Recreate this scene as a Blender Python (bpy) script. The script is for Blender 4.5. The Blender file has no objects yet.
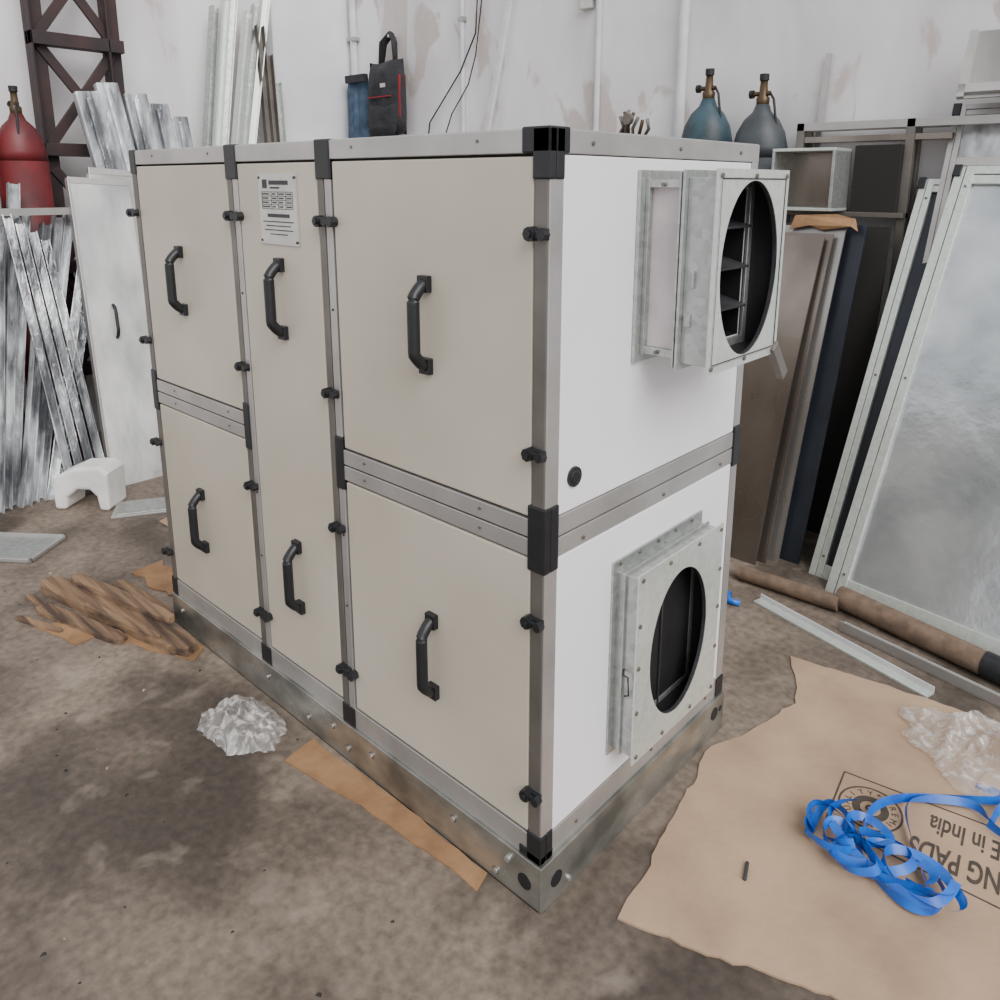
import bpy, bmesh, math, random
from mathutils import Matrix, Vector, noise, Euler
random.seed(7)
S=bpy.context.scene
COL=S.collection

# ------------------------------------------------------------ materials
def lin(c):
    return tuple(((x/255)/12.92 if x/255<=.04045 else ((x/255+.055)/1.055)**2.4) for x in c)+(1,)
def mat(name,c1,c2=None,rough=.5,metal=0.,scale=6.,bump=0.,bscale=None,rvar=0.,detail=6,lo=.35,hi=.65,stretch=(1,1,1),spec=.5,voro=False,rot=0):
    m=bpy.data.materials.new(name);m.use_nodes=True
    nt=m.node_tree;b=nt.nodes['Principled BSDF']
    b.inputs['Roughness'].default_value=rough;b.inputs['Metallic'].default_value=metal
    b.inputs['Specular IOR Level'].default_value=spec
    b.inputs['Base Color'].default_value=lin(c1)
    tc=nt.nodes.new('ShaderNodeTexCoord');mp=nt.nodes.new('ShaderNodeMapping')
    mp.inputs['Scale'].default_value=stretch;mp.inputs['Rotation'].default_value=(0,0,rot)
    nt.links.new(tc.outputs['Object'],mp.inputs['Vector'])
    n=nt.nodes.new('ShaderNodeTexVoronoi' if voro else 'ShaderNodeTexNoise')
    n.inputs['Scale'].default_value=scale
    if not voro:
        n.inputs['Detail'].default_value=detail
    nt.links.new(mp.outputs[0],n.inputs['Vector'])
    fac=n.outputs['Color'] if voro else n.outputs['Fac']
    if c2:
        r=nt.nodes.new('ShaderNodeValToRGB')
        r.color_ramp.elements[0].position=lo;r.color_ramp.elements[1].position=hi
        r.color_ramp.elements[0].color=lin(c1);r.color_ramp.elements[1].color=lin(c2)
        nt.links.new(fac,r.inputs['Fac']);nt.links.new(r.outputs[0],b.inputs['Base Color'])
    if rvar:
        mr=nt.nodes.new('ShaderNodeMapRange')
        mr.inputs['To Min'].default_value=max(.03,rough-rvar);mr.inputs['To Max'].default_value=min(1,rough+rvar)
        nt.links.new(fac,mr.inputs['Value']);nt.links.new(mr.outputs[0],b.inputs['Roughness'])
    if bump:
        n2=nt.nodes.new('ShaderNodeTexNoise');n2.inputs['Scale'].default_value=bscale or scale*3;n2.inputs['Detail'].default_value=8
        nt.links.new(mp.outputs[0],n2.inputs['Vector'])
        bp=nt.nodes.new('ShaderNodeBump');bp.inputs['Strength'].default_value=bump;bp.inputs['Distance'].default_value=.02
        nt.links.new(n2.outputs['Fac'],bp.inputs['Height']);nt.links.new(bp.outputs[0],b.inputs['Normal'])
    return m
M={}
M['panel_shade']=mat('panel_shaded_cream',(193,184,169),(178,169,153),.4,scale=1.4,bump=.015,bscale=30)  # unit panels, beige with the shade of the long face in the colour
M['panel_lit']=mat('panel_lit_white',(236,233,237),(228,224,228),.4,scale=1.5)  # same unit's end panels, whitened in colour for the light falling there
M['alu']=mat('aluminium',(188,185,182),(170,167,164),.4,.65,scale=5,rvar=.05)
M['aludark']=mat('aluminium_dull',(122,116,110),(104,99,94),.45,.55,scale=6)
M['galv']=mat('galvanised_steel',(188,191,187),(160,163,160),.34,.7,scale=55,voro=True,lo=.0,hi=1,rvar=.05)
M['galvbase']=mat('galvanised_base',(184,183,176),(122,123,118),.3,.8,scale=5,detail=10,rvar=.12,lo=.38,hi=.66,stretch=(1,1,1.6))
M['galvbright']=mat('galvanised_bright',(216,221,214),(198,204,197),.32,.5,scale=60,voro=True,lo=.0,hi=1)
M['black']=mat('black_plastic',(20,21,24),(27,28,31),.42,scale=30)
M['gap']=mat('seal_gap',(34,31,29),None,.8)
M['dark']=mat('duct_interior_shade',(38,37,38),(28,27,28),.6,.3,scale=6)  # near-black tone paints the shade inside the ducts
M['blade']=mat('damper_blade',(76,75,78),(56,55,58),.5,.4,scale=9)
M['canvas']=mat('duct_connector',(210,200,200),(190,181,182),.6,scale=8)
M['steelbolt']=mat('bolt_steel',(200,200,200),None,.3,.8)
M['label']=mat('label_plate',(206,203,196),(190,187,181),.4,.3,scale=20)
M['ink']=mat('ink',(52,52,54),None,.6)
M['wrap']=mat('plastic_wrapped_metal',(104,106,110),(222,224,226),.18,.35,scale=8,bump=1,bscale=12,rvar=.12,stretch=(1,1,.3),lo=.4,hi=.66)
M['wrapw']=mat('plastic_wrapped_white',(162,162,162),(214,213,211),.2,.1,scale=4,bump=.6,bscale=7,stretch=(1,1,.4))
M['sheet']=mat('sheet_steel',(152,142,133),(118,108,101),.26,.85,scale=3,stretch=(1,1,.3),rvar=.08,bump=.06,bscale=3)
M['sheet2']=mat('sheet_steel_light',(186,182,178),(152,148,144),.26,.8,scale=3,stretch=(1,1,.3),rvar=.08)
M['bluedark']=mat('sheet_dark_film',(44,48,56),(34,38,46),.3,.3,scale=4)
M['coil']=mat('film_covered_panel',(210,214,216),(168,173,176),.24,.7,scale=3.0,bump=.35,bscale=7,rvar=.1)
M['card']=mat('cardboard',(176,148,122),(152,126,102),.88,scale=3.2,detail=9,bump=.12,bscale=40)
M['cardd']=mat('cardboard_dark',(152,116,82),(120,89,60),.85,scale=7,bump=.15,bscale=40)
M['cardink']=mat('cardboard_print',(58,50,44),(76,66,56),.85,scale=30)
M['tube']=mat('cardboard_tube',(120,99,82),(92,76,62),.8,scale=20,bump=.1)
M['blue']=mat('blue_strap',(14,80,176),(22,104,200),.32,scale=20)
M['red']=mat('red_paint',(104,26,30),(66,18,22),.5,scale=5)
M['rust']=mat('red_oxide_steel',(62,40,38),(42,32,34),.7,scale=6,bump=.1)
M['teal']=mat('cylinder_paint',(44,72,82),(30,36,42),.5,scale=7,bump=.1)
M['grey']=mat('cylinder_grey',(62,68,72),(42,46,50),.5,scale=6,bump=.1)
M['brass']=mat('brass_valve',(86,70,52),None,.45,.7)
M['foam']=mat('white_foam',(232,230,226),(214,212,206),.7,scale=8,bump=.1)
M['denim']=mat('denim',(72,92,112),(50,66,86),.9,scale=10,bump=.3)
M['bag']=mat('black_fabric',(30,30,34),(44,44,48),.8,scale=10,bump=.3)
M['redf']=mat('red_fabric',(130,34,40),None,.8)
M['wood']=mat('weathered_wood',(136,108,82),(66,50,40),.88,scale=9,bump=.7,bscale=14,stretch=(.22,3.2,2),rot=-.25,lo=.36,hi=.62)
M['wire']=mat('black_wire',(24,24,26),None,.6)
M['conduit']=mat('conduit_white',(212,212,214),(196,196,198),.4,scale=8)
M['pil']=mat('column_paint',(226,226,230),(212,212,216),.6,scale=2)

def film(name,lo,hi):
    m=bpy.data.materials.new(name);m.use_nodes=True;nt=m.node_tree
    b=nt.nodes['Principled BSDF'];b.inputs['Base Color'].default_value=lin((222,218,214));b.inputs['Roughness'].default_value=.1
    b.inputs['Specular IOR Level'].default_value=1
    out=nt.nodes['Material Output'];mx=nt.nodes.new('ShaderNodeMixShader');tr=nt.nodes.new('ShaderNodeBsdfTransparent')
    n=nt.nodes.new('ShaderNodeTexNoise');n.inputs['Scale'].default_value=16;n.inputs['Detail'].default_value=4;n.inputs['Distortion'].default_value=2.5
    tc=nt.nodes.new('ShaderNodeTexCoord');nt.links.new(tc.outputs['Object'],n.inputs['Vector'])
    mr=nt.nodes.new('ShaderNodeMapRange');mr.inputs['From Min'].default_value=.45;mr.inputs['From Max'].default_value=.72
    mr.inputs['To Min'].default_value=lo;mr.inputs['To Max'].default_value=hi
    nt.links.new(n.outputs['Fac'],mr.inputs['Value']);nt.links.new(mr.outputs[0],mx.inputs[0])
    nt.links.new(tr.outputs[0],mx.inputs[1]);nt.links.new(b.outputs[0],mx.inputs[2]);nt.links.new(mx.outputs[0],out.inputs[0])
    return m
M['film']=film('clear_plastic_film',.20,.72)

def floor_mat():
    m=bpy.data.materials.new('stained_concrete');m.use_nodes=True;nt=m.node_tree;L=nt.links
    b=nt.nodes['Principled BSDF'];tc=nt.nodes.new('ShaderNodeTexCoord')
    def nz(s,d=8,dist=0):
        n=nt.nodes.new('ShaderNodeTexNoise');n.inputs['Scale'].default_value=s;n.inputs['Detail'].default_value=d;n.inputs['Distortion'].default_value=dist
        L.new(tc.outputs['Object'],n.inputs['Vector']);return n
    def ramp(n,p0,c0,p1,c1):
        r=nt.nodes.new('ShaderNodeValToRGB');r.color_ramp.elements[0].position=p0;r.color_ramp.elements[1].position=p1
        r.color_ramp.elements[0].color=c0;r.color_ramp.elements[1].color=c1;L.new(n.outputs['Fac'],r.inputs['Fac']);return r
    a=ramp(nz(1.3,10,.4),.36,lin((98,86,76)),.64,lin((136,121,107)))
    s=ramp(nz(1.25,12,1.0),.40,(0.12,.11,.10,1),.52,(1,1,1,1))
    f=ramp(nz(34,9),.3,(.6,.6,.6,1),.7,(1.12,1.12,1.12,1))
    sp=ramp(nz(6,12,.4),.58,(0,0,0,1),.72,(1,1,1,1))
    m1=nt.nodes.new('ShaderNodeMix');m1.data_type='RGBA';m1.blend_type='MULTIPLY';m1.inputs[0].default_value=.6
    L.new(a.outputs[0],m1.inputs[6]);L.new(s.outputs[0],m1.inputs[7])
    m2=nt.nodes.new('ShaderNodeMix');m2.data_type='RGBA';m2.blend_type='MULTIPLY';m2.inputs[0].default_value=1
    L.new(m1.outputs[2],m2.inputs[6]);L.new(f.outputs[0],m2.inputs[7])
    m3=nt.nodes.new('ShaderNodeMix');m3.data_type='RGBA';m3.inputs[7].default_value=lin((162,148,134))
    ml=nt.nodes.new('ShaderNodeMath');ml.operation='MULTIPLY';ml.inputs[1].default_value=.35
    L.new(sp.outputs[0],ml.inputs[0]);L.new(ml.outputs[0],m3.inputs[0]);L.new(m2.outputs[2],m3.inputs[6])
    L.new(m3.outputs[2],b.inputs['Base Color'])
    mr=nt.nodes.new('ShaderNodeMapRange');mr.inputs['To Min'].default_value=.38;mr.inputs['To Max'].default_value=.85
    L.new(nz(3).outputs['Fac'],mr.inputs['Value']);L.new(mr.outputs[0],b.inputs['Roughness'])
    bp=nt.nodes.new('ShaderNodeBump');bp.inputs['Strength'].default_value=.45;bp.inputs['Distance'].default_value=.01
    L.new(nz(22,10).outputs['Fac'],bp.inputs['Height']);L.new(bp.outputs[0],b.inputs['Normal'])
    return m
M['floor']=floor_mat()
def wall_mat():
    m=bpy.data.materials.new('old_whitewash');m.use_nodes=True;nt=m.node_tree;L=nt.links
    b=nt.nodes['Principled BSDF'];b.inputs['Roughness'].default_value=.8;tc=nt.nodes.new('ShaderNodeTexCoord')
    mp=nt.nodes.new('ShaderNodeMapping');mp.inputs['Scale'].default_value=(1,1,.45);L.new(tc.outputs['Object'],mp.inputs[0])
    def nz(s,d=8,dist=0):
        n=nt.nodes.new('ShaderNodeTexNoise');n.inputs['Scale'].default_value=s;n.inputs['Detail'].default_value=d;n.inputs['Distortion'].default_value=dist
        L.new(mp.outputs[0],n.inputs['Vector']);return n
    r=nt.nodes.new('ShaderNodeValToRGB');r.color_ramp.elements[0].position=.35;r.color_ramp.elements[1].position=.6
    r.color_ramp.elements[0].color=lin((204,200,200));r.color_ramp.elements[1].color=lin((232,229,229));L.new(nz(1.6,8,.5).outputs['Fac'],r.inputs[0])
    r2=nt.nodes.new('ShaderNodeValToRGB');r2.color_ramp.elements[0].position=.58;r2.color_ramp.elements[1].position=.61
    L.new(nz(2.6,10,.6).outputs['Fac'],r2.inputs[0])
    mm=nt.nodes.new('ShaderNodeMath');mm.operation='MULTIPLY';mm.inputs[1].default_value=.65;L.new(r2.outputs[0],mm.inputs[0])
    mx=nt.nodes.new('ShaderNodeMix');mx.data_type='RGBA';mx.inputs[7].default_value=lin((180,166,158))
    L.new(mm.outputs[0],mx.inputs[0]);L.new(r.outputs[0],mx.inputs[6]);L.new(mx.outputs[2],b.inputs['Base Color'])
    bp=nt.nodes.new('ShaderNodeBump');bp.inputs['Strength'].default_value=.25;bp.inputs['Distance'].default_value=.01
    L.new(nz(8,8).outputs['Fac'],bp.inputs['Height']);L.new(bp.outputs[0],b.inputs['Normal'])
    return m
M['wall']=wall_mat()

# ------------------------------------------------------------ mesh helper
class MB:
    def __init__(s,xf=None):
        s.bm=bmesh.new();s.mats=[];s.xf=xf or Matrix.Identity(4)
    def mi(s,m):
        if m not in s.mats:s.mats.append(m)
        return s.mats.index(m)
    def add(s,verts,faces,m,xf=None,smooth=False):
        T=s.xf@(xf or Matrix.Identity(4));vs=[s.bm.verts.new(T@Vector(v)) for v in verts];i=s.mi(m)
        for f in faces:
            try:
                fc=s.bm.faces.new([vs[k] for k in f]);fc.material_index=i;fc.smooth=smooth
            except ValueError:pass
    def box(s,x0,x1,y0,y1,z0,z1,m,xf=None):
        v=[(x0,y0,z0),(x1,y0,z0),(x1,y1,z0),(x0,y1,z0),(x0,y0,z1),(x1,y0,z1),(x1,y1,z1),(x0,y1,z1)]
        s.add(v,[(0,3,2,1),(4,5,6,7),(0,1,5,4),(1,2,6,5),(2,3,7,6),(3,0,4,7)],m,xf)
    def cyl(s,p0,p1,r0,r1=None,m='black',n=20,sm=True,caps=True):
        r1=r0 if r1 is None else r1;p0=Vector(p0);p1=Vector(p1);d=(p1-p0)
        q=d.to_track_quat('Z','Y').to_matrix().to_4x4();q.translation=p0;h=d.length
        v=[];
        for k,(r,z) in enumerate(((r0,0),(r1,h))):
            v+=[(r*math.cos(2*math.pi*i/n),r*math.sin(2*math.pi*i/n),z) for i in range(n)]
        s.add(v,[(i,(i+1)%n,n+(i+1)%n,n+i) for i in range(n)],m,q,sm)
        if caps:
            s.add(v[:n],[tuple(reversed(range(n)))],m,q);s.add(v[n:],[tuple(range(n))],m,q)
    def lathe(s,c,prof,m,n=28):
        v=[];
        for r,z in prof: v+=[(c[0]+r*math.cos(2*math.pi*i/n),c[1]+r*math.sin(2*math.pi*i/n),c[2]+z) for i in range(n)]
        f=[]
        for k in range(len(prof)-1):
            f+=[(k*n+i,k*n+(i+1)%n,(k+1)*n+(i+1)%n,(k+1)*n+i) for i in range(n)]
        f+=[tuple(reversed(range(n))),tuple(range((len(prof)-1)*n,len(prof)*n))]
        s.add(v,f,m,None,True)
    def tube(s,pts,r,m,n=10,flat=1.0):
        pts=[Vector(p) for p in pts];v=[];up=Vector((0.13,.21,1)).normalized()
        for i,p in enumerate(pts):
            t=(pts[min(i+1,len(pts)-1)]-pts[max(i-1,0)]).normalized()
            a=t.cross(up)
            if a.length<.05:a=t.cross(Vector((1,0,0)))
            a.normalize();b=a.cross(t)
            for k in range(n):
                an=2*math.pi*k/n;v.append(p+a*r*math.cos(an)+b*r*flat*math.sin(an))
        f=[]
        for i in range(len(pts)-1):
            f+=[(i*n+k,i*n+(k+1)%n,(i+1)*n+(k+1)%n,(i+1)*n+k) for k in range(n)]
        f+=[tuple(reversed(range(n))),tuple(range((len(pts)-1)*n,len(pts)*n))]
        s.add(v,f,m,None,True)
    def obj(s,name,parent=None,bevel=0,seg=2):
        me=bpy.data.meshes.new(name);bmesh.ops.recalc_face_normals(s.bm,faces=s.bm.faces);s.bm.to_mesh(me);s.bm.free()
        for m in s.mats:me.materials.append(M[m])
        o=bpy.data.objects.new(name,me);COL.objects.link(o)
        if parent:o.parent=parent
        if bevel:
            b=o.modifiers.new('bevel','BEVEL');b.width=bevel;b.segments=seg;b.limit_method='ANGLE';b.angle_limit=math.radians(50)
        return o
def basis(o,u,top,vprim=False):
    """local x=u, local z towards 'top' point, local y=normal"""
    u=Vector(u).normalized();v=(Vector(top)-Vector(o)).normalized()
    if vprim:u=(u-v*u.dot(v)).normalized()
    else:v=(v-u*v.dot(u)).normalized()
    n=v.cross(u);T=Matrix((u,n,v)).transposed().to_4x4();T.translation=Vector(o);return T
def empty(name):
    e=bpy.data.objects.new(name,None);COL.objects.link(e);e.empty_display_size=.2;return e

# ------------------------------------------------------------ room
b=MB();b.box(-7,5,-5,3.1,-.1,0,'floor');b.obj('floor')
b=MB();b.box(-5,5,3.1,3.25,0,4.6,'wall');b.obj('wall_back')
b=MB();b.box(-5.05,-4.9,-5,3.1,0,4.6,'wall');b.obj('wall_left')
b=MB();b.box(-4.9,-4.76,2.34,3.1,0,4.6,'pil');b.obj('trim_1',bevel=.01)

# ------------------------------------------------------------ AHU
L_=1.983;W=.935;H=1.9;ZB=.134;X1=-1.262;X2=-.779
A=empty('air_handling_unit')
b=MB()
b.box(-L_+.01,-.012,.014,W-.012,ZB,H-.01,'gap')
b.obj('core_body',A)
zt=1.83;zb=.205;m0,m1=.955,1.05
b=MB()
def door(x0,x1,z0,z1):
    b.box(x0+.004,x1-.004,-.002,.02,z0+.004,z1-.004,'panel_shade')
door(-.745,-.036,m1,zt+.02);door(-.745,-.036,zb,m0)
door(X1+.03,X2-.03,zb,zt+.02)
door(-L_+.035,X1-.03,m1,zt+.02);door(-L_+.035,X1-.03,zb,m0)
b.obj('doors',A,.004)
b=MB()
b.box(-.02,.002,.046,W-.04,m1+.004,zt+.02,'panel_lit');b.box(-.02,.002,.046,W-.04,zb,m0-.004,'panel_lit')
b.obj('end_panels',A,.004)
b=MB()
yb=.016
for x0,x1 in ((-.036,-.0005),(-L_+.0005,-L_+.034)):
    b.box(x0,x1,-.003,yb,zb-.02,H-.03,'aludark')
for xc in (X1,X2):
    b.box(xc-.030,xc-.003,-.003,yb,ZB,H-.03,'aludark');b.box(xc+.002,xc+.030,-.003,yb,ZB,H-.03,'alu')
for x0,x1 in ((-L_,X1-.03),(X1+.03,X2-.03),(X2+.03,-.03)):
    b.box(x0,x1,-.004,yb,zt+.022,H,'alu');b.box(x0,x1,-.003,yb,ZB,zb-.002,'alu')
for x0,x1 in ((-L_+.034,X1-.03),(X2+.03,-.036)):
    b.box(x0,x1,-.003,yb,m0+.002,m0+.045,'alu');b.box(x0,x1,-.003,yb,m0+.049,m1-.002,'alu')
b.obj('frame_front',A,.002)
b=MB()
b.box(-.02,.003,.0,.044,zb-.02,H-.03,'alu');b.box(-.02,.003,W-.038,W,zb-.02,H-.03,'alu')
b.box(-.02,.004,.0,W,zt+.022,H,'alu');b.box(-.02,.003,.0,W,ZB,zb-.002,'alu')
b.box(-.02,.003,.045,W-.04,m0-.002,m0+.045,'alu');b.box(-.02,.003,.045,W-.04,m0+.049,m1+.002,'alu')
b.box(-L_,0,.0,W,H-.012,H+.002,'alu')
b.box(-L_-.001,-L_+.02,.0,W,ZB,H,'panel_shade');b.box(-L_,0,W-.02,W,ZB,H,'panel_shade')
b.obj('frame_end',A,.002)
b=MB();o=.007
def corner(z0,z1,xl,yl):
    b.box(-xl,o,-o,yb,z0,z1,'black');b.box(-.02,o,yb-.001,yl,z0,z1,'black')
corner(1.80,H+.004,.040,.044);corner(1.852,H+.005,.07,.06);corner(.925,1.085,.046,.045);corner(ZB,.215,.04,.042);corner(ZB,.16,.065,.044)
for xc in (X1,X2):
    b.box(xc-.034,xc+.034,-o,yb,1.80,H+.004,'black');b.box(xc-.032,xc+.032,-o,yb,ZB,.2,'black')
b.box(X1-.034,X1+.004,-o,yb,.925,1.085,'black');b.box(X2-.004,X2+.034,-o,yb,.925,1.085,'black')
b.box(-L_-.004,-L_+.045,-o,yb,1.82,H+.004,'black');b.box(-L_-.004,-L_+.036,-o,yb,.925,1.085,'black');b.box(-L_-.004,-L_+.04,-o,yb,ZB,.21,'black')
b.box(-.02,o,W-.04,W+.003,.94,1.07,'black');b.box(-.02,o,W-.045,W+.003,ZB,.2,'black')
b.obj('corner_pieces',A,.004)
b=MB()
b.box(-L_-.004,.006,-.012,-.004,0,ZB,'galvbase');b.box(-L_-.004,.006,-.012,.04,0,.006,'galvbase')
b.box(.006,.014,-.012,W+.004,0,ZB,'galvbase');b.box(-.03,.006,-.0035,W,0,.006,'galvbase')
b.box(-L_-.004,-L_+.004,-.004,W,0,ZB,'galvbase');b.box(-L_,.006,W-.004,W+.004,0,ZB,'galvbase')
b.box(-L_,.006,-.004,W,ZB-.006,ZB,'galvbase')
b.obj('base_channel',A,.0015)
b=MB()
b.cyl((-.04,-.0115,.065),(-.04,-.0135,.065),.022,m='black',n=24);b.cyl((-.095,-.0115,.10),(-.095,-.02,.10),.009,m='steelbolt',n=6)
b.cyl((.0135,.05,.065),(.0155,.05,.065),.022,m='black',n=24);b.cyl((.0135,W-.06,.085),(.0155,W-.06,.085),.022,m='black',n=24)
b.cyl((.0135,W-.02,.085),(.0155,W-.02,.085),.01,m='gap',n=20)
for x,z in ((-1.25,.085),(-1.0,.05),(-.86,.09),(-.78,.05),(-.66,.09),(-1.9,.085),(-.3,.09),(-.14,.03)):
    b.cyl((x,-.0115,z),(x,-.017,z),.008,m='steelbolt',n=6);b.cyl((x,-.0115,z),(x,-.0125,z),.012,m='aludark',n=16)
b.cyl((.0135,.1,.03),(.02,.1,.03),.008,m='steelbolt',n=6)
for z in (.3,.55,.78,1.2,1.45,1.7):
    for x in (X1,X2):b.cyl((x+.016,-.003,z),(x+.016,-.005,z),.0035,m='gap',n=8)
for y in (.14,.5,.82):
    for z in (1.875,.17,.93+.04):b.cyl((.003,y,z),(.007,y,z),.005,m='aludark',n=8)
for x in (-1.8,-1.4,-.65,-.2):
    for z in (.98,1.03,1.88):b.cyl((x,-.003,z),(x,-.006,z),.004,m='aludark',n=8)
b.obj('bolts',A)
# handles
b=MB()
def handle(x,z0,z1):
    n=30;pts=[]
    for i in range(n+1):
        t=i/n;z=z0+.012+(z1-z0-.024)*t
        e=min(t,1-t);y=-.004-.042*min(1,(e/.17))**.6
        pts.append((x,y,z))
    b.tube(pts,.0155,'black',12,1.0)
    for za,zb_ in ((z0-.006,z0+.034),(z1-.034,z1+.006)):
        b.box(x-.018,x+.018,-.018,0,za,zb_,'black');b.cyl((x,-.018,(za+zb_)/2),(x,-.024,(za+zb_)/2),.010,m='gap',n=14)
for x in (-1.650,-1.014,-.376):
    handle(x,1.340,1.570);handle(x,.435,.675)
b.obj('handles',A,.003)
# latches
b=MB()
def latch(x,z,wide=False):
    b.box(x-.024,x+.024,-.010,0,z-.012,z+.012,'black')
    b.cyl((x-.014,-.004,z),(x-.014,-.026,z),.0155,m='black',n=8,sm=False)
    b.cyl((x-.014,-.026,z),(x-.014,-.031,z),.009,m='black',n=12)
    b.box(x-.014,x+.024,-.022,-.010,z-.008,z+.008,'black')
    b.cyl((x+.018,-.024,z),(x+.018,-.006,z),.012,m='black',n=8,sm=False)
    if wide:
        b.cyl((x+.044,-.026,z),(x+.044,-.002,z),.014,m='black',n=8,sm=False);b.box(x,x+.044,-.02,-.008,z-.009,z+.009,'black')
for z in (1.69,1.21,.80,.33):
    latch(-.020,z);latch(X1-.0,z,z==1.69 or z==.33);latch(X2-.0,z,z==1.69 or z==.33);latch(-L_+.002,z-.01)
b.obj('latches',A,.002)
# name plate
b=MB()
b.box(-1.105,-.905,-.006,0,1.615,1.815,'steelbolt');b.box(-1.099,-.911,-.0075,-.005,1.622,1.808,'label')
def bar(x0,x1,z0,z1):b.box(x0,x1,-.0084,-.007,z0,z1,'ink')
b.box(-1.08,-1.055,-.0084,-.007,1.775,1.80,'ink');bar(-1.045,-.945,1.785,1.797);bar(-1.04,-.99,1.774,1.779)
for i in range(5):
    z=1.765-.012*i;bar(-1.085,-.925,z-.0008,z+.0008)
    if i<4:
        bar(-1.082,-1.082+random.uniform(.03,.05),z-.008,z-.004);bar(-1.03,-1.03+random.uniform(.015,.03),z-.008,z-.004)
        bar(-.995,-.995+random.uniform(.02,.03),z-.008,z-.004);bar(-.955,-.93,z-.008,z-.004)
for x in (-1.085,-1.035,-1.0,-.96,-.925):bar(x-.0007,x+.0007,1.717,1.765)
bar(-1.06,-.945,1.693,1.703)
for i,(a,c) in enumerate(((-1.085,-.925),(-1.07,-.94),(-1.08,-.93),(-1.05,-.96))):
    bar(a,c,1.679-.012*i,1.682-.012*i)
for x in (-1.097,-.913):
    for z in (1.625,1.805):b.cyl((x,-.006,z),(x,-.01,z),.004,m='ink',n=8)
b.obj('name_plate',A)
b=MB();b.cyl((0,.10,1.135),(.008,.10,1.135),.025,.024,'black',24);b.cyl((.008,.10,1.135),(.010,.10,1.135),.018,.014,'black',24)
b.obj('round_plug',A,.002)

def holeplate(b,x0,x1,y0,y1,z0,z1,cy,cz,ry,rz,m,n=64,depth=0,mi='dark'):
    rim=[];out=[]
    for i in range(n):
        a=2*math.pi*(i+.5)/n;c,s_=math.cos(a),math.sin(a)
        rim.append((cy+ry*c,cz+rz*s_))
        tx=((y1-cy)/c if c>0 else (y0-cy)/c) if abs(c)>1e-6 else 1e9
        tz=((z1-cz)/s_ if s_>0 else (z0-cz)/s_) if abs(s_)>1e-6 else 1e9
        t=min(tx,tz);out.append((cy+t*c,cz+t*s_))
    for (xa) in (x0,x1):
        v=[(xa,)+p for p in rim]+[(xa,)+p for p in out]
        f=[(i,(i+1)%n,n+(i+1)%n,n+i) for i in range(n)]
        b.add(v,f,m)
        for yc in (y0,y1):
            for zc in (z0,z1):
                k=[j for j in range(n) if (abs(out[j][0]-yc)<1e-6 and abs(out[(j+1)%n][1]-zc)<1e-6) or (abs(out[j][1]-zc)<1e-6 and abs(out[(j+1)%n][0]-yc)<1e-6)]
                for j in k:
                    if (abs(out[j][0]-yc)>1e-6 or abs(out[j][1]-zc)>1e-6):
                        b.add([(xa,)+out[j],(xa,yc,zc),(xa,)+out[(j+1)%n]],[(0,1,2)],m)
    v=[(x0,)+p for p in rim]+[(x1,)+p for p in rim]
    b.add(v,[(i,(i+1)%n,n+(i+1)%n,n+i) for i in range(n)],m,None,True)
    cs=[(y0,z0),(y1,z0),(y1,z1),(y0,z1)]
    v=[(x0,)+p for p in cs]+[(x1,)+p for p in cs]
    b.add(v,[(i,(i+1)%4,4+(i+1)%4,4+i) for i in range(4)],m)
    if depth:
        v=[(x1-.001,)+p for p in rim]+[(x1-depth,)+p for p in rim]
        b.add(v,[(i,(i+1)%n,n+(i+1)%n,n+i) for i in range(n)],mi,None,True)
def frame_ring(b,x0,x1,y0,y1,z0,z1,w,m):
    b.box(x0,x1,y0,y0+w,z0,z1,m);b.box(x0,x1,y1-w,y1,z0,z1,m);b.box(x0,x1,y0+w,y1-w,z0,z0+w,m);b.box(x0,x1,y0+w,y1-w,z1-w,z1,m)
def shell(b,x0,x1,y0,y1,z0,z1,t,m,mi):
    b.box(x0,x1,y0,y0+t,z0,z1,m);b.box(x0,x1,y1-t,y1,z0,z1,m);b.box(x0,x1,y0+t,y1-t,z0,z0+t,m);b.box(x0,x1,y0+t,y1-t,z1-t,z1,m)
    e=.002
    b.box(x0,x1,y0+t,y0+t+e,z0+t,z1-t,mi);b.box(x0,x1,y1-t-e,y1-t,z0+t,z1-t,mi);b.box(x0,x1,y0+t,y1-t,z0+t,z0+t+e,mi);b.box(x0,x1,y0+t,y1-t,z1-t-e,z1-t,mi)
# upper outlet duct
b=MB()
y0,y1,z0,z1=.335,.665,1.385,1.805
b.box(.0025,.006,y0+.01,y1-.01,z0+.01,z1-.01,'dark')  # dark plane standing in for the shaded depth of the duct
frame_ring(b,.003,.012,y0-.018,y1+.018,z0-.018,z1+.018,.035,'galv')
shell(b,.006,.118,y0+.022,y1-.022,z0+.02,z1-.02,.004,'canvas','dark')
for z in (z0+.004,z1-.022):
    b.box(.012,.112,y0+.006,y0+.022,z,z+.018,'galv')
b.box(.012,.022,y0+.004,y0+.022,z0,z1,'galv')
for zz in (z0+.008,z1-.02):b.cyl((.06,y0+.006,zz+.005),(.06,y0-.002,zz+.005),.005,m='aludark',n=8)
frame_ring(b,.11,.116,y0-.014,y1+.014,z0-.014,z1+.014,.04,'galv')
frame_ring(b,.121,.128,y0-.018,y1+.018,z0-.018,z1+.018,.04,'galv')
b.box(.1162,.1208,y0+.002,y1-.002,z0+.002,z0+.02,'gap');b.box(.1162,.1208,y0-.002,y0+.02,z0+.002,z1-.002,'gap')
shell(b,.128,.208,y0-.002,y1+.002,z0-.002,z1+.002,.003,'galv','dark')
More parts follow.
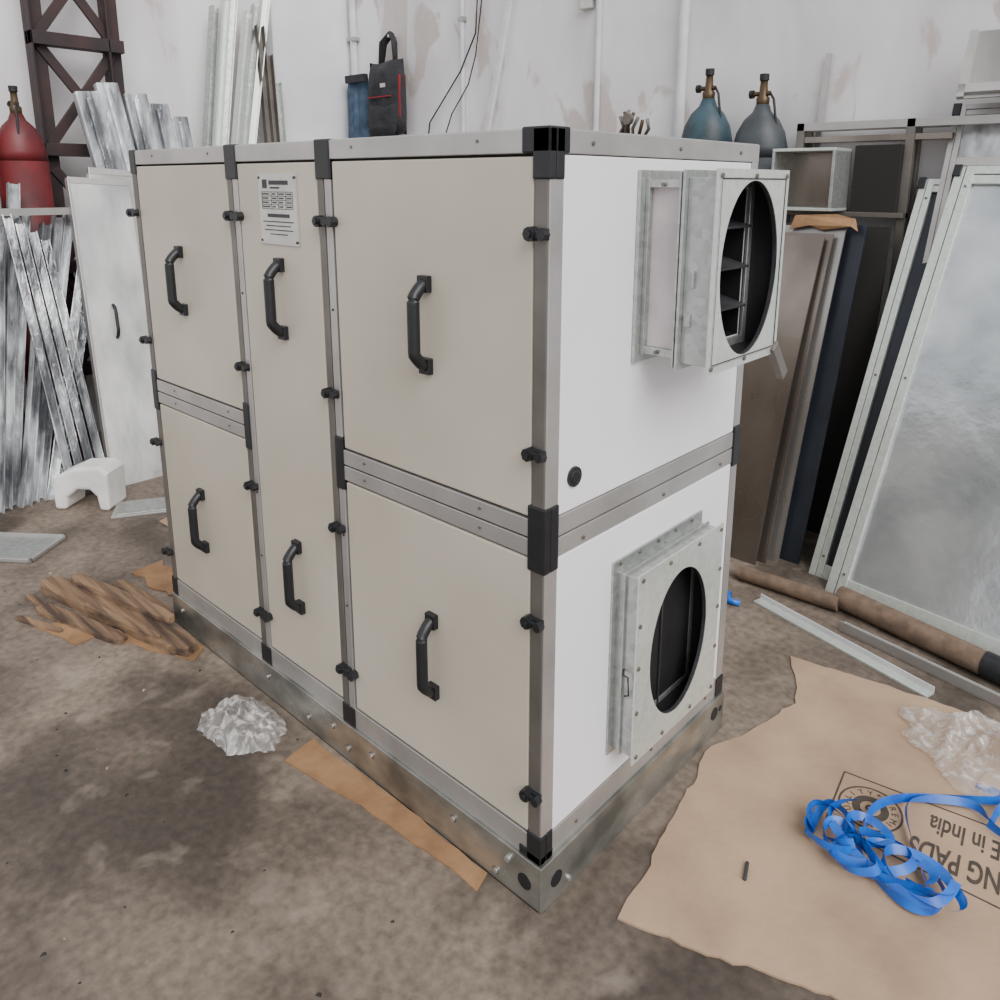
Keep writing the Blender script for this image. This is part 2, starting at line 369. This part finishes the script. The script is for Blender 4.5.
b.box(.135,.15,y0-.008,y0,1.47,1.50,'galv');b.box(.15,.156,y0-.01,y0,1.56,1.60,'galv')
holeplate(b,.202,.206,.318,.682,1.365,1.825,.500,1.595,.146,.205,'galvbright',depth=.012,mi='blade')
for yy in (.335,.665,.5):
    for zz in (1.38,1.81):b.cyl((.206,yy,zz),(.210,yy,zz),.006,m='aludark',n=8)
for z in (1.50,1.60,1.70):
    T=Matrix.Translation((.09,0,z))@Matrix.Rotation(math.radians(14),4,'Y')
    b.box(-.05,.05,y0+.03,y1-.03,-.003,.003,'blade',T)
b.box(.03,.045,.52,.53,z0+.02,z1-.02,'blade')
for i in range(12):
    b.cyl((.012,y0+.033,z0+.03+.03*i),(.11,y0+.033,z0+.03+.03*i),.006,m='blade',n=8)
T=Matrix.Translation((.208,.672,1.372))@Matrix.Rotation(math.radians(40),4,'X')
b.box(-.01,.008,-.016,.016,-.10,.02,'aludark',T)
b.obj('upper_outlet_duct',A,.0012,1)
# lower inlet duct
b=MB()
y0,y1,z0,z1=.285,.70,.31,.825
b.box(.0025,.006,y0+.01,y1-.01,z0+.01,z1-.01,'dark')  # flat dark backing in place of a deep shaded opening
frame_ring(b,.003,.009,y0-.018,y1+.018,z0-.018,z1+.03,.04,'galv')
shell(b,.006,.078,y0,y1,z0,z1,.004,'galv','dark')
frame_ring(b,.034,.038,y0-.008,y1+.008,z0-.008,z1+.008,.012,'galv')
holeplate(b,.078,.082,y0-.012,y1+.012,z0-.014,z1+.016,.49,.565,.148,.215,'galvbright',depth=.012,mi='blade')
for yy in (.29,.42,.57,.695):
    for zz in (.315,.825):b.cyl((.082,yy,zz),(.086,yy,zz),.006,m='aludark',n=8)
for zz in (.45,.58,.70):
    for yy in (.284,.702):b.cyl((.082,yy,zz),(.086,yy,zz),.006,m='aludark',n=8)
b.box(.007,.012,.51,.516,z0,z1,'blade')
for i in range(5):b.cyl((.009,y0-.01+.09*i+.02,z1+.02),(.013,y0-.01+.09*i+.02,z1+.02),.005,m='aludark',n=8)
b.tube([(.04,y0-.002,.56),(.045,y0-.012,.55),(.06,y0-.012,.55),(.065,y0-.014,.50),(.05,y0-.01,.49)],.0025,'wire',6)
b.obj('lower_inlet_duct',A,.0012,1)

# ------------------------------------------------------------ right side items
def sheet(name,o,u,top,w,h,t,m,curve=0):
    b=MB(basis(o,u,top))
    n=16;v=[];f=[]
    for s_ in (0,t):
        for i in range(n+1):
            q=i/n;yy=-curve*math.sin(math.pi*q)+s_
            v+=[(0,yy,h*q),(w,yy,h*q)]
    k=2*(n+1)
    for i in range(n):
        f+=[(2*i,2*i+1,2*i+3,2*i+2),(k+2*i,k+2*i+2,k+2*i+3,k+2*i+1),(2*i,2*i+2,k+2*i+2,k+2*i),(2*i+1,k+2*i+1,k+2*i+3,2*i+3)]
    f+=[(0,k,k+1,1),(2*n,2*n+1,k+2*n+1,k+2*n)]
    b.add(v,f,m)
    return b.obj(name)
sheet('sheet_metal',(-1.3,2.10,0),(1,0.0,0),(-1.16,2.60,1.53),.88,1.62,.010,'sheet',curve=.03)
sheet('sheet_metal',(-1.27,2.15,0),(1,0.0,0),(-1.10,2.64,1.56),.88,1.63,.008,'sheet',curve=.02)
sheet('sheet_metal',(-1.25,2.20,0),(1,0.0,0),(-1.09,2.69,1.60),.90,1.66,.010,'sheet2',curve=.015)
sheet('film_faced_sheet',(-1.2,2.25,0),(1,0,0),(-1.08,2.74,1.6),.93,1.67,.015,'bluedark')
sheet('dark_filler_sheet',(-.62,2.66,0),(1,0,0),(-.62,2.86,1.6),.42,1.60,.02,'gap')  # added dark sheet, fills the dark space between sheets and frames
b=MB(basis((-.62,2.66,1.60),(1,.05,0),(-.62,2.70,1.8)))
b.add([(0,0,-.03),(.1,-.01,-.01),(.16,0,-.03),(.3,-.02,-.01),(.33,0,-.03),(.31,0,.03),(.22,0,.05),(.02,0,.04)],[(0,1,2,3,4,5,6,7)],'cardd')
o=b.obj('torn_cardboard');sm=o.modifiers.new('s','SOLIDIFY');sm.thickness=.006

def framed(name,o,u,top,w,h,t,fw,m_in,m_fr='alu',rails=()):
    b=MB(basis(o,u,top))
    b.box(0,fw*.48,0,t,0,h,m_fr);b.box(fw*.48,fw*.54,.004,t,0,h,'gap');b.box(fw*.54,fw,-.004,t,0,h,m_fr)
    b.box(w-fw,w,0,t,0,h,m_fr);b.box(fw,w-fw,0,t,0,fw,m_fr);b.box(fw,w-fw,0,t,h-fw,h-fw*.5,m_fr);b.box(fw,w-fw,-.004,t,h-fw*.46,h,m_fr)
    if m_in:b.box(fw,w-fw,t*.35,t*.6,fw,h-fw,m_in)
    for r in rails:b.box(fw,w-fw,0.002,t,r,r+fw*.8,m_fr)
    for z in (.1,h*.5,h-.1):b.cyl((fw*.75,-.004,z),(fw*.75,-.008,z),.006,m='aludark',n=8)
    b.box(-.008,.026,-.010,t+.004,h-.05,h+.006,'black')
    return b.obj(name,None,.002)
framed('framed_panel',(-.08,2.09,0),(.988,-.15,0),(-.08,2.93,1.87),1.15,2.05,.05,.085,'coil','galvbright')
framed('framed_panel',(-.20,2.20,0),(1,-.10,0),(-.19,3.0,1.84),1.2,1.98,.045,.065,'bluedark','galvbright')
framed('framed_panel',(-.05,2.42,0),(1,-.05,0),(-.05,3.04,2.2),1.2,2.24,.03,.05,'wrap',rails=(1.95,))
b=MB(basis((.02,2.86,2.17),(1,0,.0),(.1,2.99,2.5)));b.box(0,.9,0,.01,0,.32,'sheet2');b.box(0,.9,-.02,0,.02,.06,'alu');b.box(0,.03,-.02,0,0,.32,'alu');b.obj('metal_frame_offcut')
R_=empty('metal_rack')
b=MB()
for x in (-.72,-.18):
    for y in (2.95,3.04):b.box(x-.02,x+.02,y-.02,y+.02,0,2.1,'aludark')
b.box(-.74,.9,2.93,2.97,2.06,2.10,'alu');b.box(-.74,.9,3.02,3.06,2.06,2.10,'alu')
b.box(-.74,-.16,2.88,3.06,1.63,1.655,'aludark')
b.box(-.74,.0,2.94,3.05,2.0,2.03,'sheet')
b.box(-.42,-.2,2.90,3.05,1.655,1.98,'gap')
b.obj('rack_frame',R_,.002)
b=MB()
b.box(-.76,-.44,2.70,2.92,1.66,1.675,'galvbright');b.box(-.76,-.44,2.70,2.92,1.95,1.965,'galvbright');b.box(-.76,-.745,2.70,2.92,1.675,1.95,'galv');b.box(-.455,-.44,2.70,2.92,1.675,1.95,'galv');b.box(-.76,-.44,2.915,2.92,1.66,1.95,'sheet')
b.obj('open_duct_box',R_,.002)

b=MB();b.cyl((-.42,1.93,.035),(.03,1.95,.035),.034,m='tube',n=24);b.obj('cardboard_tube')
b=MB();b.cyl((.02,1.99,.05),(.60,1.86,.05),.048,m='tube',n=28);b.cyl((.60,1.86,.05),(.9,1.79,.05),.05,m='black',n=28);b.obj('cardboard_tube')
b=MB(basis((-.27,1.77,0.0),(.74,-.20,0),(-.27,1.77,1)));b.box(0,.78,0,.05,0,.010,'galvbright');b.box(0,.78,0.045,.05,0,.03,'conduit');b.obj('aluminium_strip',None,.001)
b=MB(basis((.09,1.80,0.0),(.74,-.14,0),(.09,1.80,1)));b.box(0,.95,0,.07,0,.006,'galvbright');b.box(0,.95,0,.006,0,.045,'alu');b.box(0,.95,0.035,.039,0,.03,'galvbright');b.obj('aluminium_profile',None,.001)
b=MB();b.tube([(-.40,1.70,.02),(-.36,1.72,.03),(-.34,1.68,.02),(-.30,1.70,.015)],.014,'blue',8);b.obj('crumpled_scrap')

# ------------------------------------------------------------ big cardboard
def jag(pts,amp,step=.05):
    out=[]
    for i in range(len(pts)):
        a=Vector(pts[i]);c=Vector(pts[(i+1)%len(pts)]);n=max(1,int((c-a).length/step))
        for k in range(n):
            p=a.lerp(c,k/n);q=amp*(noise.noise(Vector((p.x*9,p.y*9,1)))+.5*noise.noise(Vector((p.x*34,p.y*34,3))))
            d=(c-a).normalized();out.append((p.x-d.y*q,p.y+d.x*q))
    return out
def flat(name,pts,z,t,m,amp=.02,warp=.0,step=.05,parent=None):
    P=jag(pts,amp,step);bm=bmesh.new();vs=[bm.verts.new((x,y,z)) for x,y in P];bm.faces.new(vs)
    bmesh.ops.triangulate(bm,faces=bm.faces)
    if warp:
        for _ in range(3):bmesh.ops.subdivide_edges(bm,edges=[e for e in bm.edges if e.calc_length()>.12],cuts=1)
        for v in bm.verts:v.co.z+=warp*max(0,noise.noise(Vector((v.co.x*3,v.co.y*3,z*50)))+.1)
    me=bpy.data.meshes.new(name)
    for f in bm.faces:
        f.normal_update()
        if f.normal.z<0:f.normal_flip()
    bm.to_mesh(me);bm.free();me.materials.append(M[m])
    o=bpy.data.objects.new(name,me);COL.objects.link(o);s_=o.modifiers.new('s','SOLIDIFY');s_.thickness=t;s_.offset=1;o.parent=parent;return o
CB=empty('printed_cardboard_sheet')
flat('sheet',[(.17,.11),(.10,.45),(.04,.82),(.10,1.0),(.15,1.22),(.10,1.34),(.02,1.48),(.3,1.54),(.69,1.58),(1.35,1.45),(1.4,.45),(.63,.27)],.0,.006,'card',.016,step=.03,parent=CB)
flat('folded_flap',[(.72,1.22),(.78,1.52),(1.35,1.42),(1.3,1.12)],.0065,.006,'card',.010,parent=CB)
def text(s_,loc,rot,size,sx,m,parent,off=0):
    cu=bpy.data.curves.new('print','FONT');cu.body=s_;cu.size=size;cu.extrude=.0003;cu.offset=off
    o=bpy.data.objects.new('print_text',cu);COL.objects.link(o);o.location=loc;o.rotation_euler=(0,0,rot);o.scale=(sx,1,1)
    cu.materials.append(M[m]);o.parent=parent;return o
r8=math.radians(180+7)
text('COOLING PADS',(1.01,.925,.0068),r8,.115,.46,'cardink',CB,.002)
text('MADE in India',(.93,1.03,.0068),r8,.105,.46,'cardink',CB,.0014)
b=MB();n=48
def ring(cx,cy,r,w):
    v=[];
    for k in (r,r-w):v+=[(cx+k*math.cos(2*math.pi*i/n),cy+k*math.sin(2*math.pi*i/n),.0068) for i in range(n)]
    b.add(v,[(i,(i+1)%n,n+(i+1)%n,n+i) for i in range(n)],'cardink')
ring(.51,.90,.088,.006);ring(.51,.90,.05,.022);ring(.51,.90,.014,.006)
for (xa,ya,xb,yb_) in ((.40,1.0,1.2,1.13),(.40,1.0,.43,.76),(.43,.76,1.2,.80)):
    d=Vector((xb-xa,yb_-ya));T=Matrix.Translation((xa,ya,.0066))@Matrix.Rotation(math.atan2(d.y,d.x),4,'Z');b.box(0,d.length,-.0025,.0025,0,.0004,'cardink',T)
b.obj('print_logo',CB)
for i,tt in enumerate("QUALITY*PREMIUM*"):
    a=math.radians(250-i*22.5)
    text(tt,(.51+.056*math.cos(a),.90+.056*math.sin(a),.0068),a-math.pi/2,.026,1,'cardink',CB)
flat('cardboard_strip',[(-.93,-.15),(-.95,-.03),(-.55,-.016),(-.17,-.016),(-.15,-.07),(-.5,-.09)],0,.004,'cardd',.01)
# ------------------------------------------------------------ blue strapping
cu=bpy.data.curves.new('blue_plastic_strapping','CURVE');cu.dimensions='3D';cu.extrude=.012;cu.resolution_u=8
def strap(pts):
    sp=cu.splines.new('NURBS');sp.points.add(len(pts)-1)
    for q,p in zip(sp.points,pts):q.co=(*p,1);q.tilt=random.uniform(-1.2,1.2)
    sp.use_endpoint_u=True;sp.order_u=4
random.seed(11)
for j in range(6):
    pts=[];cx,cy=((.49,.70),(.52,.74),(.60,.70),(.64,.68),(.68,.68),(.55,.68))[j];ph=random.uniform(0,6)
    for i in range(10):
        a=ph+i*1.0;r=.070+.035*math.sin(i*1.3+j)
        pts.append((cx+r*1.35*math.cos(a)+.02*math.sin(i),cy+r*math.sin(a)+.015*math.cos(2*i),.024+.04*abs(math.sin(i*.9+j))))
    strap(pts)
strap([(.42,.66,.025),(.40,.80,.03),(.43,.84,.025),(.50,.78,.04),(.55,.68,.025),(.66,.60,.03),(.76,.62,.025),(.77,.72,.04),(.70,.76,.025)])
strap([(.55,.72,.025),(.5,.85,.03),(.55,.98,.025),(.66,1.05,.03),(.75,1.12,.025),(.80,1.02,.03),(.78,1.12,.05),(.86,1.22,.025),(.95,1.1,.03)])
strap([(.72,.7,.025),(.60,.9,.025),(.56,1.0,.03),(.7,1.1,.025),(.82,1.16,.04),(.78,1.2,.025),(.72,1.18,.03)])
strap([(.78,1.05,.025),(.84,.98,.05),(.92,1.05,.03),(.86,1.16,.03),(.78,1.1,.025)])
cu.materials.append(M['blue']);o=bpy.data.objects.new('blue_plastic_strapping',cu);COL.objects.link(o)
# ------------------------------------------------------------ plastic bags : one thin crumpled film draped on the ground
def bag(name,c,r,h,seed,base=.004):
    bm=bmesh.new();na,nr=120,46;rows=[]
    def hz(x,y,q):
        p=Vector((x*9,y*9,seed));w=Vector((noise.noise(p*.7),noise.noise(p*.7+Vector((5,5,5))),0))*.9
        a=1-abs(noise.noise(p+w))*2.6;e=1-abs(noise.noise(p*2.3+w*2))*2.6
        return base+h*(1-q**4)*(.35+.45*max(0,a)+.22*max(0,e)+.35*noise.noise(p*.5))*(.5+.5*(1-q))*1.6
    cv=bm.verts.new((c[0],c[1],c[2]+hz(0,0,0)))
    for j in range(1,nr+1):
        q=j/nr;row=[]
        for i in range(na):
            a=2*math.pi*i/na;d=Vector((math.cos(a),math.sin(a),0))
            k=1+.30*noise.noise(d*1.5+Vector((seed,0,0)))+.12*noise.noise(d*5+Vector((seed,9,0)))+.05*noise.noise(d*14+Vector((seed,9,3)))
            x=d.x*r[0]*k*q;y=d.y*r[1]*k*q
            x+=.012*noise.noise(Vector((x*20,y*20,seed+7)));y+=.012*noise.noise(Vector((x*20,y*20,seed+8)))
            row.append(bm.verts.new((c[0]+x,c[1]+y,c[2]+max(base*.5,hz(x,y,q)))))
        rows.append(row)
    for i in range(na):
        bm.faces.new((cv,rows[0][i],rows[0][(i+1)%na]))
        for j in range(nr-1):bm.faces.new((rows[j][i],rows[j+1][i],rows[j+1][(i+1)%na],rows[j][(i+1)%na]))
    for f in bm.faces:f.smooth=True
    me=bpy.data.meshes.new(name);bm.to_mesh(me);bm.free();me.materials.append(M['film'])
    o=bpy.data.objects.new(name,me);COL.objects.link(o);return o
bag('plastic_bag',(-1.18,-.155,0),(.19,.115,0),.055,3.1)
bag('plastic_bag',(.74,1.36,.0135),(.27,.19,0),.085,8.4)
# ------------------------------------------------------------ left debris
flat('cardboard_scrap',[(-2.12,-.27),(-2.0,-.05),(-1.72,-.03),(-1.66,-.08),(-1.85,-.18)],0,.005,'cardd',.03,.0)
flat('cardboard_scrap',[(-2.55,.04),(-2.55,.18),(-2.25,.24),(-2.1,.14),(-2.2,.05)],0,.006,'cardd',.04,.03)
flat('cardboard_scrap',[(-2.35,-.42),(-2.32,-.30),(-2.12,-.27),(-2.1,-.36)],0,.005,'cardd',.03,.0)
flat('paper_scrap',[(-3.0,.38),(-3.06,.5),(-2.8,.5),(-2.75,.4)],0,.004,'card',.03,.02)
flat('paper_scrap',[(-2.62,-1.0),(-2.6,-.93),(-2.45,-.92),(-2.44,-.99)],0,.002,'card',.02,.0)
b=MB();random.seed(3)
def plank(p,q,w,t,z,roll=0,seed=0):
    P_,Q_=Vector((*p,z)),Vector((*q,z+roll));d=(Q_-P_);ln=d.length;d.normalize();s=Vector((-d.y,d.x,0)).normalized()
    n=34;v=[]
    for i in range(n+1):
        u=i/n;c=P_+d*ln*u
        e=1-.5*max(0,(u-.9)/.1)**1.2-.5*max(0,(.06-u)/.06)
        wl=w*.5*e*(1+.12*noise.noise(Vector((u*14,seed,0))));wr=w*.5*e*(1+.16*noise.noise(Vector((u*19,seed,5))))
        tt=t*(1+.08*noise.noise(Vector((u*7,seed,2))))
        v+=[c-s*wl,c+s*wr,c+s*wr+Vector((0,0,tt)),c-s*wl+Vector((0,0,tt))]
    f=[]
    for i in range(n):
        a=4*i
        for k in range(4):f.append((a+k,a+(k+1)%4,a+4+(k+1)%4,a+4+k))
    f+=[(3,2,1,0),(4*n,4*n+1,4*n+2,4*n+3)]
    b.add(v,f,'wood')
plank((-2.70,-.27),(-1.70,-.075),.10,.04,0,0,1)
plank((-2.50,-.36),(-1.98,-.22),.06,.022,0,0,7)
plank((-2.58,-.19),(-1.92,-.05),.055,.028,.042,-.004,3)
plank((-2.46,-.06),(-2.02,-.02),.07,.028,0.0,0,5)
plank((-2.30,-.24),(-1.84,-.14),.03,.02,.042,-.01,12)
plank((-2.50,-.45),(-2.24,-.36),.03,.010,0,0,14)
plank((-2.66,-.36),(-2.40,-.33),.025,.015,0,0,17)
b.obj('broken_wooden_planks')
b=MB();random.seed(21)
for i in range(60):
    x=random.uniform(-3.0,-.2);y=random.uniform(-.9,-.06);s_=random.uniform(.003,.008)
    T=Matrix.Translation((x,y,s_*.4))@Euler((0,0,random.uniform(0,3))).to_matrix().to_4x4()
    b.add([(-s_,-s_*.5,-s_*.4),(s_,-s_*.7,-s_*.4),(s_*.6,s_*.6,-s_*.4),(-s_*.7,s_*.3,-s_*.4),(0,0,s_*.4)],[(0,1,2,3),(0,1,4),(1,2,4),(2,3,4),(3,0,4)],random.choice(['wood','gap','card','gap']),T)
b.obj('floor_debris')
b=MB();b.box(0,.06,-.005,.005,0,.009,'ink',Matrix.Translation((.35,.42,.007))@Matrix.Rotation(1.9,4,'Z'));b.obj('loose_bolt',None,.003)
b=MB(Matrix.Translation((-3.25,-.27,0))@Matrix.Rotation(math.radians(38),4,'Z'))
b.box(-.22,.22,-.14,.14,0,.008,'galv')
for a in (-.22,.205):b.box(a,a+.015,-.14,.14,0,.022,'alu')
for a in (-.14,.125):b.box(-.22,.22,a,a+.015,0,.022,'alu')
b.obj('metal_tray',None,.002)
b=MB(Matrix.Translation((-3.24,.44,0))@Matrix.Rotation(math.radians(60),4,'Z'));b.box(-.19,.19,-.11,.11,0,.012,'alu');b.box(-.17,.17,-.09,.09,.012,.016,'galv');b.obj('sheet_metal_offcut',None,.002)
b=MB(Matrix.Translation((-3.53,.23,0))@Matrix.Rotation(math.radians(38),4,'Z'))
prof=[(-.16,0),(-.165,.15),(-.13,.20),(-.02,.25),(.13,.26),(.165,.22),(.16,0),(.10,0),(.09,.08),(.05,.12),(-.02,.12),(-.08,.07),(-.09,0)]
v=[(x,-.09,z) for x,z in prof]+[(x,.09,z) for x,z in prof];k=len(prof)
fs=[(i,(i+1)%k,k+(i+1)%k,k+i) for i in range(k)]
tri=[(0,1,11,12),(1,2,3,10,11),(3,4,9,10),(4,5,8,9),(5,6,7,8)]
b.add(v,fs+tri+[tuple(k+j for j in reversed(t)) for t in tri],'foam');o=b.obj('foam_packing_block',None,.02,4)

# ------------------------------------------------------------ left stack
def prof_L(b,p,q,w,m,t=.006,roll=0):
    T=basis(p,(math.sin(roll),math.cos(roll),0),q,True);h=(Vector(q)-Vector(p)).length
    b.box(0,w,0,t,0,h,m,T);b.box(0,t,-w*.8,0,0,h,m,T);b.box(w-t,w,-w*.8,0,0,h,m,T)
b=MB(basis((-3.68,.40,0),(0,1,0),(-4.1,.5,1.82),True));b.box(0,.35,0,.045,0,1.86,'wrapw');b.box(0,.35,-.002,.047,1.83,1.87,'alu');b.box(-.002,.012,-.002,.047,0,1.86,'alu')
hp=[(.15,-.004-.035*min(1,(min(t,20-t)/4))**.5,.90+.010*t) for t in range(21)];b.tube(hp,.010,'black',8)
b.obj('insulated_door_panel',None,.003)
b=MB(basis((-3.78,.50,0),(0,1,0),(-4.2,.66,1.9),True));b.box(0,.33,0,.045,0,1.92,'wrapw');b.box(0,.33,-.002,.047,1.89,1.93,'alu');b.obj('insulated_door_panel',None,.003)
for i,(y0,y1,h,w) in enumerate(((.94,.72,2.40,.16),(1.06,.86,2.46,.14),(1.18,1.02,2.40,.15),(1.28,1.16,2.34,.14),(1.38,1.30,2.26,.12))):
    b=MB(basis((-3.95-.02*i,y0,0),(0,1,0),(-4.42,y1,2.3),True))
    b.box(0,w,0,.06,0,h,'wrap');b.box(w*.3,w*.55,-.02,0,0,h-.04,'wrap');b.obj('plastic_wrapped_panel',None,.012,3)
b=MB();random.seed(4)
for i in range(8):
    y=-.20+.045*i
    prof_L(b,(-3.78-.03*(i%3),y,0),(-4.16-.03*(i%3),y+.30+.035*i,1.55+.04*(i%3)),.05,'wrap',roll=random.uniform(-.3,.3))
for i in range(4):
    y=.02+.06*i
    prof_L(b,(-3.72,y+.16,0),(-4.12,y+.12,1.60-.05*i),.045,'wrap',roll=.2)
for i in range(6):
    prof_L(b,(-3.98,-.5+.09*i,0),(-4.24,-.38+.12*i,1.9-.06*(i%3)),.06,'wrap' if i%2 else 'aludark',roll=.1)
b.box(-4.14,-4.09,-.2,.60,1.60,1.64,'alu')
b.obj('metal_profile_bundle')
b=MB()
for i in range(6):
    prof_L(b,(-4.34,1.18+.05*i,0),(-4.78+.02*(i%2),1.84+.085*i,3.05+.06*(i%3)),.055,'galvbright' if i%2 else 'galv',roll=.25*(i%3)-.2)
for i in range(3):
    prof_L(b,(-4.3,2.0+.04*i,0),(-4.72,2.16+.06*i,2.95-.2*i),.06,'aludark' if i<2 else 'galv',roll=.1)
b.obj('galvanised_profile_bundle')
b=MB()
for y in (.56,1.02):
    b.box(-4.72,-4.66,y,y+.10,0,3.6,'rust');b.box(-4.66,-4.60,y,y+.012,0,3.6,'rust')
for z in (.5,1.2,1.95,2.62,3.3):
    b.box(-4.70,-4.60,.56,1.12,z,z+.08,'rust')
for z in (.57,1.27,2.02,2.69):
    for a,c in (((.62,z),(1.06,z+.6)),((1.06,z),(.62,z+.6))):
        p=Vector((-4.66,a[0],a[1]));q=Vector((-4.66,c[0],c[1]));T=basis(p,(1,0,0),q);b.box(-.014,.014,-.03,.03,0,(q-p).length,'rust',T)
b.obj('steel_truss_column',None,.003)
# ------------------------------------------------------------ gas cylinders
def gas(name,x,y,r,h,body,sh):
    b=MB();b.lathe((x,y,0),[(r*.9,0),(r,.03),(r,h*.86)],body)
    b.lathe((x,y,0),[(r,h*.86),(r*.98,h*.885),(r*.86,h*.92),(r*.62,h*.95),(r*.34,h*.968),(r*.24,h*.985)],sh)
    b.lathe((x,y,0),[(r*.22,h*.975),(r*.24,h*1.0),(r*.16,h*1.005),(r*.13,h*1.04)],'brass')
    b.cyl((x-.05,y,h*1.01),(x+.04,y,h*1.01),.013,m='brass',n=10);b.cyl((x-.055,y,h*1.01),(x-.075,y,h*1.01),.022,m='wire',n=14);b.cyl((x,y,h*1.04),(x,y,h*1.055),.025,m='wire',n=12)
    b.tube([(x+.04,y,h*1.01),(x+.07,y-.02,h*.995),(x+.1,y-.03,h*.93),(x+.13,y-.03,h*.6)],.007,'wire',8)
    b.obj(name)
gas('gas_cylinder',-1.26,2.92,.148,2.29,'grey','teal');gas('gas_cylinder',-.94,2.93,.148,2.24,'grey','grey')
gas('gas_cylinder',-4.45,.38,.14,2.22,'red','red');gas('gas_cylinder',-4.52,.08,.14,2.3,'red','grey')
b=MB()
for i in range(7):
    a=i*.9;b.tube([(-1.66+.03*i,2.6,2.03),(-1.64+.03*i+.03*math.cos(a),2.6,2.10+.02*math.sin(a)),(-1.62+.03*i,2.58,2.16+.03*math.sin(a))],.010,'brass' if i%2 else 'aludark',8)
b.cyl((-1.55,2.57,2.14),(-1.55,2.54,2.14),.03,m='aludark',n=20);b.lathe((-1.55,2.62,0),[(.1,0),(.1,1.8),(.06,1.95),(.03,2.06)],'grey')
b.obj('gas_regulator_set')
# ------------------------------------------------------------ back wall things
for i,(x,r) in enumerate(((-4.70,.03),(-3.40,.018),(-2.155,.02),(-1.53,.03))):
    b=MB();b.cyl((x,3.1-r,0),(x,3.1-r,4.4),r,m='conduit',n=16)
    for z in (.8,1.8,2.95,3.6):b.box(x-r*1.6,x+r*1.6,3.1-r*2.1,3.1,z,z+.03,'galv')
    b.obj('wall_conduit')
b=MB(basis((-3.50,2.85,0),(1,0,0),(-2.90,3.04,3.1),True));b.box(0,.035,0,.03,0,3.3,'conduit');b.obj('leaning_pipe')
b=MB(basis((-.78,3.068,0),(1,0,0),(-.68,3.075,2.42),True));b.box(0,.03,0,.010,0,2.46,'alu');b.obj('leaning_strip')
b=MB()
b.tube([(-3.25,3.08,4.2),(-3.22,3.07,3.2),(-3.25,3.07,2.85),(-3.40,3.06,2.6),(-3.6,3.06,2.4),(-3.75,3.06,2.25),(-3.8,3.06,2.0)],.006,'wire',6)
b.tube([(-3.20,3.08,4.2),(-3.18,3.07,3.1),(-3.24,3.06,2.7),(-3.32,3.06,2.5),(-3.5,3.06,2.3),(-3.6,3.06,2.1)],.005,'wire',6)
b.tube([(-.60,3.08,3.4),(-.3,3.07,2.95),(-.05,3.07,2.75),(.3,3.07,2.62),(.8,3.07,2.6)],.006,'wire',6)
b.tube([(-.5,3.08,3.4),(-.1,3.07,3.0),(.3,3.07,2.8),(.9,3.07,2.7)],.006,'wire',6)
b.obj('hanging_cable')
def pillow(b,x0,x1,y,z0,z1,th,m,n=14,sag=.03,seed=0):
    for sgn in (-1,1):
        v=[];f=[]
        for j in range(n+1):
            for i in range(n+1):
                u,w=i/n*2-1,j/n*2-1;k=(1-abs(u)**5)*(1-abs(w)**5)
                v.append(((x0+x1)/2+(x1-x0)/2*u*(1-.08*(w>0)*w),y+sgn*th*k*(1+.3*noise.noise(Vector((u*2,w*2,seed)))),(z0+z1)/2+(z1-z0)/2*w+sag*noise.noise(Vector((u*1.5,w*1.5,seed+4)))))
        for j in range(n):
            for i in range(n):
                a=j*(n+1)+i;f.append((a,a+1,a+n+2,a+n+1))
        b.add(v,f,m,None,True)
b=MB();pillow(b,-4.42,-3.96,3.0,2.16,2.74,.07,'bag');pillow(b,-4.38,-4.02,2.95,2.18,2.42,.03,'bag',seed=3)
b.box(-4.34,-4.05,2.915,2.925,2.455,2.465,'redf');b.box(-4.005,-3.99,2.96,3.03,2.30,2.62,'redf')
b.box(-4.18,-4.12,2.92,2.925,2.53,2.56,'label')
b.tube([(-4.28,3.02,2.70),(-4.26,3.03,2.88),(-4.18,3.05,2.95),(-4.12,3.03,2.88),(-4.10,3.02,2.70)],.035,'bag',8,.5)
b.cyl((-4.18,3.1,2.93),(-4.18,3.02,2.93),.012,m='steelbolt')
b.obj('hanging_backpack')
b=MB();pillow(b,-4.74,-4.44,3.02,2.0,2.64,.05,'denim',seed=5,sag=.06);pillow(b,-4.66,-4.53,2.97,1.95,2.5,.03,'denim',seed=9,sag=.05)
b.cyl((-4.57,3.1,2.66),(-4.57,3.0,2.66),.012,m='steelbolt');b.box(-4.68,-4.42,2.95,2.99,2.60,2.66,'bag');b.obj('hanging_jeans')
b=MB();b.box(-2.30,-2.2,3.06,3.1,2.88,3.02,'label');b.obj('wall_junction_box',None,.006)

# ------------------------------------------------------------ light
w=bpy.data.worlds.new('world');S.world=w;w.use_nodes=True;nt=w.node_tree
bg=nt.nodes['Background'];bg.inputs[0].default_value=(.94,.965,1.0,1);bg.inputs[1].default_value=1.08
def sun(name,d,e,ang,col):
    l=bpy.data.lights.new(name,'SUN');l.energy=e;l.angle=math.radians(ang);l.color=col;o=bpy.data.objects.new(name,l);COL.objects.link(o)
    o.rotation_euler=Vector(d).to_track_quat('-Z','Y').to_euler()
sun('daylight',(-.85,.34,-.80),3.4,42,(1,.985,.97))
# ------------------------------------------------------------ camera
cam=bpy.data.cameras.new('camera');co=bpy.data.objects.new('camera',cam);COL.objects.link(co)
Rm=Matrix.Rotation(.73694,4,'Z')@Matrix.Rotation(1.34528,4,'X')@Matrix.Rotation(.00341,4,'Z')
Rm.translation=Vector((1.03898,-1.25681,1.79351));co.matrix_world=Rm
cam.sensor_width=36;cam.sensor_fit='HORIZONTAL';cam.lens=36*.78472;cam.shift_x=-.01142;cam.shift_y=-.13747;cam.clip_start=.05
S.camera=co
